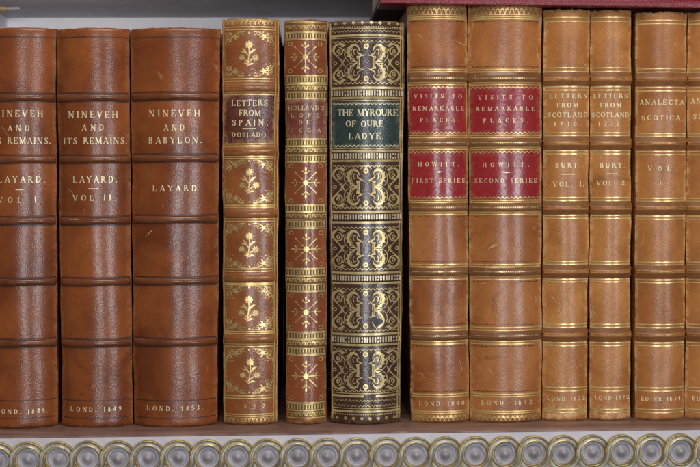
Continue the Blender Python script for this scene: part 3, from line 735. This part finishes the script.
pl = [(370.4, 316), (374, 317.4), (378.5, 318.6), (383.2, 320.6), (382.6, 323.4), (379.4, 325.6), (376.6, 328.2), (374.2, 325.6), (372.6, 321.4)]
cx, cy = 377, 322
vs = [b6.m(cx, cy, o)]+[b6.m(*p, o) for p in pl]
d.mb.add(vs, [(0, 1+i, 1+(i+1) % len(pl)) for i in range(len(pl))])
d.build('worn_patch', simple('bare_dark_leather', (.018, .012, .012), (.035, .022, .02), .4, 200, .5, 600, seed=31), label='dark torn spot in the gilding of the fourth panel')
finish(b6, 'dark brown book covered in gilt acanthus scrolls with a dark green title label')

# ---- two tan calf volumes with red labels
def crest(d, b, y0, y1, n, u0=-.9, u1=.9):
    for i in range(n):
        x = b.U(u0+(u1-u0)*(i+.5)/n, y1); hw = (b.U(u1, y1)-b.U(u0, y1))/n/2
        h = y1-y0
        d.rib([(x-hw, y1), (x-hw*.45, y1-h*.55), (x, y0+h*.25)], [.8, .6, .6]); d.rib([(x+hw, y1), (x+hw*.45, y1-h*.55), (x, y0+h*.25)], [.8, .6, .6])
        d.disc(x, y0+h*.18, 1.25, 8); d.disc(x-hw*.55, y0+h*.42, .75, 7); d.disc(x+hw*.55, y0+h*.42, .75, 7); d.disc(x+hw, y1-.5, .9, 7)
        d.disc(x+hw, y0+h*.1, .6, 6)
BM78 = leather('darkened_band_calf', (0.135, 0.046, 0.013), (0.240, 0.090, 0.028), 77, pebble=0.2, rough=0.32, scratch=0.5, coat=0.4, wearamt=0.6, scuff=(.5, .32, .14), pscale=900)
G_LET7 = gold('broken_gold_lettering', (0.98, 0.80, 0.46), 0.32, 0.28, 19, metal=0.25, scale=640)
def howitt(b, lm, labm, title, author, date, label, n):
    b.body(lm, caps=0.6)
    for k in range(5): b.band(k, BM78, .985)
    for k, y in enumerate((77, 142.4, 207.2, 271.8, 336)):
        d = Deco(b, .00004); d.line(y-3.9, 2.6, -.98, .98); d.line(y+3.9, 2.4, -.98, .98); d.build('band_flank_line', BM78)
    d = Deco(b, .00010); crest(d, b, 6.6, 13.6, n); d.line(14.6, .8, -.95, .95); d.build('gilt_roll', G_ORN)
    d = Deco(b, .00010); crest(d, b, 415.6, 420.6, n); d.build('gilt_roll', G_ORN)
    for l in ((16.6, 18.7), (69.4, 71.6, 82.4, 84.8), (135.2, 137.4, 147.2, 149.5), (200.3, 202.4, 212.2, 214.6), (264.6, 267, 276.4, 279.6), (327.6, 330.4, 341.4, 344), (394.4, 396.7), (411.4, 413.4)):
        d = Deco(b, .00011)
        for y in l: d.line(y, 1.2, -.965, .965)
        d.build('gilt_fillet', G_LINE)
    for y in (78, 142.4, 207.4, 271.8, 336):
        d = Deco(b, .00012); d.dots(y, .62, 1.75, -.86, .86); d.build('gilt_roll', G_ORN)
    for y in (21, 66.4, 217, 261.6, 282, 324.8, 346.4, 391.6):
        d = Deco(b, .00006)
        for i in range(16):
            x = b.U(-.88+.117*i+random.uniform(-.03, .03), y)
            if random.random() < .7: d.disc(x, y+random.uniform(-.5, .5), random.uniform(.4, .9), 6, .5)
        d.rib([(b.U(-.9+.18*i, y), y) for i in range(11)], .35)
        d.build('blind_roll', BLIND)
    for (y0, y1), txt in (((85.8, 134.4), title), ((150.6, 199.2), author)):
        d = Deco(b, .00005); d.patch(y0, y1, -.945, .945); lab = d.build('title_label', labm)
        d = Deco(b, .00016); d.wave(y0+1.7, .75, 4.4, .9, -.92, .92, True); d.wave(y1-1.7, .75, 4.4, .9, -.92, .92, True, -1)
        d.build('gilt_roll', G_ORN, lab)
        d = Deco(b, .00018)
        for t in txt:
            if t[0] == '-':
                d.rib([(t[1], t[2]), ((t[1]+t[3])/2, t[2]-.3), (t[3], t[2])], [.4, 1.3, .4]); d.flower((t[1]+t[3])/2, t[2], 1.2, 4, .4)
            else: d.text(*t)
        d.build('lettering', G_LET7, lab)
    d = Deco(b, .00012); d.text(*date); d.build('lettering', G_LET7)
    finish(b, label)
B7 = (77.6, 142.4, 207.2, 271.8, 336)
b7 = Book(406.8, 466.8, 411.2, 468.9, 4.8, 0.17, 7, bands=B7, bh=0.0006, bw=4.6)
b8 = Book(468.0, 541.6, 470.0, 541.4, 4.9, 0.17, 8, bands=B7, bh=0.0006, bw=4.6)
lk = dict(pebble=0.22, rough=0.33, scratch=0.72, coat=0.3, wearamt=0.9, scuff=(0.62, 0.40, 0.18), pscale=900, stain=0.6)
LR1 = leather('crimson_label', (0.25, 0.010, 0.014), (0.34, 0.017, 0.021), 71, pebble=0.22, rough=0.26, scratch=0.12, coat=0.6, wearamt=0.75, scuff=(.30, .12, .06), pscale=700, stain=.2)
howitt(b7, leather('tan_calf_polished', (0.245, 0.068, 0.015), (0.430, 0.158, 0.045), 72, **lk), LR1,
       [('VISITS TO', 96.2, 4.6, 414, 461.8), ('REMARKABLE', 108.3, 4.6, 412.6, 463.8), ('PLACES.', 119.9, 4.6, 420, 459)],
       [('HOWITT.', 164.3, 4.6, 418, 459), ('-', 435.2, 172, 443), ('FIRST SERIES', 180.6, 4.6, 411.8, 464.6)],
       ('LOND 1840', 403.8, 4.8, 418.8, 464.4), 'tan calf book with two crimson labels lettered FIRST SERIES, beside the dark acanthus book', 12)
howitt(b8, leather('tan_calf_amber', (0.260, 0.074, 0.015), (0.450, 0.168, 0.046), 83, **lk), LR1,
       [('VISITS TO', 97.2, 4.6, 478.2, 532.6), ('REMARKABLE', 108.6, 4.6, 475.8, 534.6), ('PLACES.', 120.5, 4.6, 483.4, 528)],
       [('HOWITT.', 164.6, 4.6, 482.6, 528.8), ('-', 502, 172.6, 510), ('SECOND SERIES', 180.6, 4.6, 474.4, 536.4)],
       ('LOND. 1842', 403, 4.8, 481.4, 532), 'wider tan calf book with two crimson labels lettered SECOND SERIES', 14)

# ---- golden tan volumes with double bands
def tan(b, lm, lets, label, top=(17.4, 21.2), dz=0.0):
    b.body(lm, caps=1.6)
    for k in range(5): b.band(k, lm, .985)
    for k, c in enumerate((79.0, 143.2, 208, 271.8, 335.0)):
        for e in (-3.9, 3.9):
            d = Deco(b, .00004); d.line(c+e*1.12, 5.0, -.985, .985); d.build('band_flank_line', MIDBAND)
            d = Deco(b, .00007); d.line(c+e, 3.2, -.985, .985); d.build('band_flank_line', DARKBAND)  # wider mid-brown strip below, narrower dark one above, along each band flank
    P5 = ((67.8, 71.6, 86.6, 90.0), (132.8, 135.6, 150.8, 153.9), (197.5, 200.6, 215.4, 218.6), (261.4, 264.4, 279.2, 282.0), (324.4, 327.4, 342.6, 345.6), (387.6, 391.0), (409.2, 412.3), top)
    for l in P5:
        d = Deco(b, .00011)
        for y in l: d.line(y+(dz if y < 300 else dz*.4), 1.25, -.965, .965)
        d.build('gilt_fillet', G9)
    for k, c in enumerate((79.0, 143.2, 208, 271.8, 335.0)):
        d = Deco(b, .00013); d.line(c+dz*.6-.8, 1.1, -.93, .93); d.build('gilt_fillet', G_FAINT)
    for blk in lets:
        d = Deco(b, .00012)
        for t in blk:
            if t[0] == '-': d.rib([(t[1], t[2]), ((t[1]+t[3])/2, t[2]), (t[3], t[2])], .9)
            else: d.text(*t, fat=1.0)
        d.build('lettering', G_LET9)
    finish(b, label)
G_LET9 = gold('bright_gold_lettering', (1.0, 0.83, 0.46), 0.3, 0.02, 14, metal=0.0, scale=500)
G9 = gold('bright_tan_fillets', (0.92, 0.64, 0.25), 0.28, 0.18, 11, metal=0.45)
B9 = (79.0, 143.2, 208, 271.8, 335.0)
lk = dict(pebble=0.32, rough=0.36, scratch=0.85, coat=0.3, wearamt=1.0, scuff=(0.74, 0.47, 0.22), pscale=1300, stain=0.55)
b9 = Book(543.6, 589.6, 542.4, 586.8, 8.4, 0.19, 9, bands=B9, bh=0.0012, bw=3.6, we=.80, tail=0.011)
tan(b9, leather('golden_tan_leather', (0.320, 0.106, 0.021), (0.55, 0.228, 0.062), 91, **lk),
    [[('LETTERS', 96, 5.2, 549.4, 586.6), ('FROM', 105, 5.2, 556.6, 578.2), ('SCOTLAND', 114.6, 5.2, 547.6, 587.6), ('1730.', 124, 5.0, 554, 581.4)],
     [('BURT.', 165.3, 5.2, 555.4, 580.4), ('-', 561.5, 174.4, 574.6), ('VOL. 1.', 184, 5.2, 553, 584)],
     [('LOND 1822', 398.6, 4.4, 547, 584.4)]],
    'scratched golden tan book lettered VOL. 1 in a pair, scuffed pale at its foot')
b10 = Book(590.4, 631.0, 589.4, 630.0, 9.0, 0.19, 10, bands=B9, bh=0.0012, bw=3.6, we=.80, tail=0.009)
tan(b10, leather('golden_tan_leather_worn', (0.320, 0.106, 0.021), (0.55, 0.228, 0.062), 107, **lk),
    [[('LETTERS', 96, 5.2, 593.4, 627.4), ('FROM', 105, 5.2, 600, 621.4), ('SCOTLAND', 114.6, 5.2, 592, 629.4), ('1730.', 124, 5.0, 598.4, 624)],
     [('BURT.', 165.3, 5.2, 600, 624.6), ('-', 605.6, 173.8, 617.6), ('VOL. 2.', 183, 5.2, 596.6, 627.2)],
     [('LOND 1822', 397.8, 4.4, 594.6, 628.4)]],
    'narrowest golden tan book, lettered VOL. 2, left of the dark gap between books')
b11 = Book(635.8, 687.0, 634.8, 683.6, 11.0, 0.19, 11, bands=B9, bh=0.0012, bw=3.6, fan=(.0017, 0))
lk['scratch'] = 0.6
tan(b11, leather('amber_tan_leather', (0.310, 0.100, 0.020), (0.52, 0.208, 0.056), 113, **lk),
    [[('ANALECTA', 102, 5.6, 639.4, 684.2), ('SCOTICA.', 117.7, 5.6, 641.6, 683.2)],
     [('VOL.', 168.4, 5.0, 648, 677.2), ('1.', 183, 5.0, 659.4, 664.6)],
     [('EDINB 1834', 399, 4.4, 641, 680.4)]],
    'wide amber tan book lettered ANALECTA in full, right of the dark gap', (19.4, 22.7), .8)
b12 = Book(687.8, 739.0, 685.0, 734.0, 11.2, 0.19, 12, bands=B9, bh=0.0012, bw=3.6)
tan(b12, leather('amber_tan_leather_edge', (0.310, 0.100, 0.020), (0.52, 0.208, 0.056), 127, **lk),
    [[('ANALECTA', 101, 5.6, 690.6, 735), ('SCOTICA.', 116.6, 5.6, 693, 734)],
     [('VOL.', 168, 5.0, 700, 729), ('II.', 183, 5.0, 709, 718)],
     [('EDINB 1834', 398.6, 4.4, 692, 731)]],
    'amber tan book cut off by the right edge of the photo', (19.4, 22.7), .8)

# ---- single scuffs seen on particular books
SCUFF = simple('bared_leather', (0.42, 0.22, 0.08), (0.60, 0.36, 0.15), 0.6, 300, 0.4, 700, seed=33)
def scuffs(b, marks):
    for pts, w in marks:
        d = Deco(b, .00008); rs = random.Random(int(pts[0][0]*7))
        n = len(pts); P2 = []
        for i in range(n-1):
            for k in range(4):
                t = k/4; P2.append((pts[i][0]+(pts[i+1][0]-pts[i][0])*t+rs.uniform(-.25, .25), pts[i][1]+(pts[i+1][1]-pts[i][1])*t+rs.uniform(-.25, .25)))
        P2.append(pts[-1]); m_ = len(P2)
        d.rib(P2, [max(.12, w*math.sin(PI*(i+.4)/m_)*rs.uniform(.5, 1.2)) for i in range(m_)]); d.build('scuff_mark', SCUFF)
scuffs(b3, [([(146, 236.5), (149.5, 233), (153, 229.4)], .9), ([(213, 62), (216, 66), (218.4, 71)], .6)])
scuffs(b2, [([(66.5, 187.5), (70, 190.5), (73.5, 193.5)], .8), ([(70, 219.6), (76, 219.2), (81, 219.4)], 1.0)])
scuffs(b7, [([(455, 40.5), (460, 42.5), (465.5, 45.5)], 1.0), ([(418.6, 33.5), (420.5, 36), (422, 37.6)], 1.3), ([(466, 300), (466.6, 309), (466.2, 318)], .9), ([(411.6, 243), (413.4, 246)], 1.2), ([(459, 360), (461, 366), (462, 372)], 1.0)])
scuffs(b8, [([(487.6, 249.6), (490, 247.6), (494, 245.6), (499, 243.6)], 2.0), ([(536, 46), (537.6, 53), (538.6, 60)], 1.0), ([(534.6, 296), (536, 300), (535.6, 304)], 1.6), ([(487, 367), (490, 371), (493, 375)], 1.1), ([(506, 383), (516, 382.4), (526, 382.8)], .6), ([(481, 283.6), (486, 283)], 1.2)])
scuffs(b9, [([(546.2, 240), (547.8, 235), (549.6, 231)], 1.5), ([(551, 297), (554, 299), (556.6, 302)], 1.6), ([(563, 300), (567, 304), (572, 308)], 1.5), ([(565, 389), (568, 384), (571, 377), (573.6, 372)], 1.2), ([(549, 366), (556, 368), (563, 371)], .8), ([(573, 318), (575.6, 321)], 2.0), ([(582, 62), (585, 64.6), (588, 66)], 1.3)])
scuffs(b10, [([(626.6, 294), (628.8, 300), (628.2, 307)], 2.0), ([(592, 306), (593.6, 312), (597, 318)], 1.2), ([(607, 240), (608, 248)], .7), ([(596, 402), (600, 399), (604, 402.6)], 1.6), ([(594, 189), (595.6, 192)], 1.4)])
scuffs(b11, [([(641.6, 246), (643, 240), (643.6, 234)], 1.3), ([(637, 286), (637.8, 293), (637.4, 299)], 1.0), ([(637, 351), (640, 355)], 1.6)])

# ---- red book lying across the tops of the tan books
lmr = leather('dark_red_cloth_leather', (0.17, 0.005, 0.014), (0.24, 0.009, 0.022), 140, pebble=0.5, rough=0.40, scratch=0.15, coat=0.4, wearamt=0.3, scuff=(.4, .15, .12))
BOARD = simple('shade_dark_board', (0.012, 0.009, 0.010), (0.035, 0.022, 0.022), 0.6, 130, 0.2, 500, seed=18)  # near-black boards: the shade below the lying book is put into their colour
RF = -0.0085
ra, rz = at(380, 3.4, RF), at(700, 7.6, RF)
xa = ra.x; xb = xa+0.205
zt = (ra.z+rz.z)/2
rb = empty('book', ((xa+xb)/2, 0.06, zt)); tag(rb, 'dark red book lying flat across the tops of the tan books', 'book')
def slab(name, x0, x1, y0, y1, z0, z1, mat, bev=0.0012, parent=rb):
    q = MB(); q.box(x0, x1, y0, y1, z0, z1); o = q.build(name, mat, parent, bevel=bev); return o
slab('cover', xa, xb, 0.0165, 0.125, zt+0.0002, zt+0.0033, BOARD, 0.0004)
slab('leather_strip', xa, xb, RF, 0.0163, zt, zt+0.0035, lmr, 0.0007)
slab('cover', xa, xb, 0.0165, 0.125, zt+0.0187, zt+0.0218, BOARD, 0.0004)
slab('leather_strip', xa, xb, RF, 0.0163, zt+0.0185, zt+0.022, lmr, 0.0007)
q = MB(); q.closed = True
n = 14; k0 = len(q.v)
for x in (xa+0.0002, xb-0.0002):
    for i in range(n+1):
        a = -PI/2+PI*i/n; q.v.append((x, -0.0045-0.0035*math.cos(a), zt+0.011+0.0106*math.sin(a)))
q.f = [(i, i+1, n+2+i, n+1+i) for i in range(n)]+[tuple(range(n+1)), tuple(range(2*n+1, n, -1)), (0, n+1, 2*n+1, n)]
q.build('spine', lmr, rb)
slab('page_block', xa+0.003, xb-0.003, -0.0055, 0.122, zt+0.0036, zt+0.0184, M['pages'], 0.0003)
for c in list(rb.children):
    pass
tl = math.atan2(ra.z-rz.z, rz.x-ra.x)
rb.rotation_euler = (0, tl, 0)
rb.location.z += ((ra.x+rz.x)/2-(xa+xb)/2)*math.tan(tl)

# ------------------------------------------------------------------ bookcase
YF, YB = -0.026, 0.26
xL = at(8, 22, YB).x; xR = 0.42
case = empty('bookcase', (0, 0.12, -0.03))
tag(case, 'pale lilac painted bookcase with a gilt guilloche and grey bosses along its shelf front', 'bookcase')
def part(name, mat, x0, x1, y0, y1, z0, z1, bev=0.0006, parent=case, label=None):
    q = MB(); q.box(x0, x1, y0, y1, z0, z1); return q.build(name, mat, parent, bevel=bev, label=label)
# shelf top: slightly uneven lip
q = MB(); q.closed = True
nx = 260
prof = [(YB-0.001, 0), (-0.008, 0), (YF+0.0012, 0), (YF+0.0002, -0.0005), (YF+0.0002, -0.0011), (YB-0.001, -0.0011)]
rg = random.Random(3)
wv = [0]*(nx+1)
for i in range(nx+1):
    x = xL+(xR-xL)*i/nx
    wv[i] = 0.00012*math.sin(x*170)+0.00010*math.sin(x*420+1)+rg.uniform(-.00012, .00012)
for i in range(nx+1):
    x = xL+(xR-xL)*i/nx
    for j, (y, z) in enumerate(prof):
        q.v.append((x, y-(wv[i] if j in (2, 3) else 0), z+(wv[i]*.8 if j == 3 else 0)))
m_ = len(prof)
for i in range(nx):
    for j in range(m_):
        q.f.append((i*m_+j, i*m_+(j+1) % m_, (i+1)*m_+(j+1) % m_, (i+1)*m_+j))
q.f += [tuple(range(m_)), tuple(nx*m_+j for j in range(m_))]
q.build('shelf_board', M['shelf_top'], case, label='brown shelf top under the books')
fas = part('fascia', M['paint'], xL, xR, YF, YB-0.001, -0.045, -0.0012, 0.0004, label='lilac painted shelf front')
part('back_panel', M['paint_back'], xL-0.002, xR, YB, YB+0.012, -0.045, 0.29)
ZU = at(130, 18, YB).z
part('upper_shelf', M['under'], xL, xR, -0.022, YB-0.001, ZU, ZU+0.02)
part('side_panel', M['paint_back'], xL-0.022, xL-0.0005, -0.024, YB-0.001, -0.045, 0.29)
# peg under the upper shelf
def cyl(q, p0, p1, r, n=16):
    q.closed = True
    a = Vector(p0); b = Vector(p1); ax = (b-a).normalized(); s1 = ax.orthogonal().normalized(); s2 = ax.cross(s1)
    k = len(q.v)
    for p in (a, b):
        for i in range(n): q.v.append(tuple(p+s1*(r*math.cos(2*PI*i/n))+s2*(r*math.sin(2*PI*i/n))))
    q.f += [(k+i, k+(i+1) % n, k+n+(i+1) % n, k+n+i) for i in range(n)]+[tuple(k+i for i in range(n)), tuple(k+n+i for i in range(n))]
pp = at(4, 8, 0.20)
q = MB(); cyl(q, (xL-0.0004, 0.20, pp.z), (at(6.5, 8, .2).x, 0.20, pp.z), 0.0028); pg_ = q.build('shelf_peg', M['peg'], case, bevel=0)
q = MB(); cyl(q, (at(6.6, 8, .2).x, 0.20, pp.z), (at(20, 8, .2).x, 0.20, pp.z+0.0004), 0.0013); q.build('peg_tip', M['peg_cap'], pg_)

# guilloche: two interlaced gilt strands with domed bosses
ring0, ring1 = at(28.2, 459, YF), at(680, 451.5, YF)
pitch = (ring1.x-ring0.x)/22; zr = (ring0.z+ring1.z)/2
k0, k1 = -5, 29
def strand(sgn):
    per = 36
    A = 0.00735; hw = 0.00150
    outer = MB(); groove = MB()
    prof = [(-1.0, 0), (-.97, .5), (-.86, .88), (-.70, .95), (-.54, .72), (-.2, .55), (.2, .55), (.54, .72), (.70, .95), (.86, .88), (.97, .5), (1.0, 0)]
    pts = []
    for k in range(k0, k1):
        for i in range(per):
            th = PI*i/per; t = 0.5-0.5*math.cos(th)
            y = sgn*(1 if k % 2 == 0 else -1)*A*math.sin(th)
            # lift where this strand rises, duck where it falls
            up = (sgn if k % 2 == 0 else -sgn)
            c = math.cos(th)
            lift = 0.0010*up*(abs(c)**3)*(1 if c > 0 else -1)
            pts.append((ring0.x+(k-.5+t)*pitch, y, lift))
    n = len(pts)
    rows = []
    for i in range(n):
        a = pts[max(0, i-1)]; c = pts[min(n-1, i+1)]
        dx, dy = c[0]-a[0], c[1]-a[1]; l = math.hypot(dx, dy); nx_, ny_ = -dy/l, dx/l
        row = []
        for (w, h) in prof:
            yy = YF-0.0004-max(0.0, (h*0.0016+pts[i][2]+0.0005 if h > 0 else -0.0006))
            if h == 0: yy = YF+0.0005
            row.append((pts[i][0]+nx_*w*hw, yy, zr+pts[i][1]+ny_*w*hw))
        rows.append(row)
    m2 = len(prof)
    for r in rows: outer.v += r
    for i in range(n-1):
        for j in range(m2-1): outer.f.append((i*m2+j, (i+1)*m2+j, (i+1)*m2+j+1, i*m2+j+1))
    o = outer.build('gilt_strand', M['gilt'], fas)
    # dull groove is its own material slot on the same strand
    o.data.materials.append(M['gilt_dull'])
    for i in range(n-1):
        for j in (4, 5, 6): o.data.polygons[i*(m2-1)+j].material_index = 1
strand(1); strand(-1)
bp = [(0.0, 4.2), (.45, 4.05), (.9, 3.6), (1.35, 2.9), (1.9, 1.8), (2.5, .8), (3.0, .25), (3.5, .25), (3.95, .6), (4.35, .9), (4.75, 1.05), (5.1, .95), (5.35, .5), (5.45, -.3)]
first = None
for k in range(k0+1, k1-1):
    cx = ring0.x+k*pitch
    if cx < xL+.01 or cx > xR-.01: continue
    if first is None:
        q = MB(); n = 36; q.v.append((cx, YF-0.0004-bp[0][1]*.00055, zr))
        for (r, h) in bp[1:]:
            for i in range(n): q.v.append((cx+r*.001*math.cos(2*PI*i/n), YF-0.0002-h*.00055, zr+r*.001*math.sin(2*PI*i/n)))
        q.f += [(0, 1+i, 1+(i+1) % n) for i in range(n)]
        for j in range(len(bp)-2):
            for i in range(n): q.f.append((1+j*n+i, 1+(j+1)*n+i, 1+(j+1)*n+(i+1) % n, 1+j*n+(i+1) % n))
        q.closed = True
        first = q.build('boss', M['pewter'], fas)
        first.data.materials.append(M['rim'])
        nf = len(first.data.polygons)
        for pi_ in range(n+8*n, nf): first.data.polygons[pi_].material_index = 1
        fx = cx
    else:
        o = first.copy(); COL.objects.link(o); o.parent = fas; o.location = (cx-fx, 0, 0)
        rj = random.Random(k*7+1); ang = rj.uniform(0, 6.28); jx, jz = rj.uniform(-.0002, .0002), rj.uniform(-.0002, .0002)
        # turn each boss about its own axis so no two show the same wear
        c0 = Vector((fx-case.location.x, 0, zr-case.location.z))
        Rm = Matrix.Rotation(ang, 4, 'Y'); Tm = Matrix.Translation(c0)
        o.matrix_local = Matrix.Translation(Vector((cx-fx+jx, 0, jz))) @ Tm @ Rm @ Tm.inverted()

# ------------------------------------------------------------------ light: two tall windows of the room, and its soft fill
w = bpy.data.worlds.new('World'); scn.world = w; w.use_nodes = True
w.node_tree.nodes['Background'].inputs[0].default_value = (0.90, 0.93, 1.0, 1); w.node_tree.nodes['Background'].inputs[1].default_value = 0.12
def window(name, x, y, z, wd, ht, power, col, tz=0.1):
    l = bpy.data.lights.new(name, 'AREA'); l.shape = 'RECTANGLE'; l.size = wd; l.size_y = ht; l.energy = power; l.color = col
    o = bpy.data.objects.new(name, l); COL.objects.link(o); o.location = (x, y, z)
    o.rotation_euler = (Vector((0, 0, tz))-Vector((x, y, z))).to_track_quat('-Z', 'Y').to_euler()
window('window_light', 0.10, -3.6, -0.04, 0.38, 0.80, 23, (0.88, 0.94, 1.0))
window('window_light', 1.95, -3.2, -0.04, 0.42, 0.80, 26, (0.86, 0.93, 1.0))
window('ceiling_lamp', 0.06, -0.48, 0.64, 0.5, 0.35, 3.4, (1.0, 0.95, 0.88))
sl = bpy.data.lights.new('added_band_fill', 'AREA'); sl.shape = 'RECTANGLE'; sl.size = 0.13; sl.size_y = 0.006; sl.energy = 0.17; sl.color = (0.95, 0.95, 1.0)  # added unseen strip, no real fixture; brightens the back panel above the left books
so = bpy.data.objects.new('added_band_fill', sl); COL.objects.link(so); so.location = (-0.19, 0.035, ZU-0.0055)
so.rotation_euler = Vector((0.02, 1, -0.22)).to_track_quat('-Z', 'Y').to_euler()

scn.view_settings.view_transform = 'Standard'; scn.view_settings.look = 'None'
scn.view_settings.exposure = 0.10; scn.view_settings.gamma = 1
scn.render.engine = 'CYCLES'
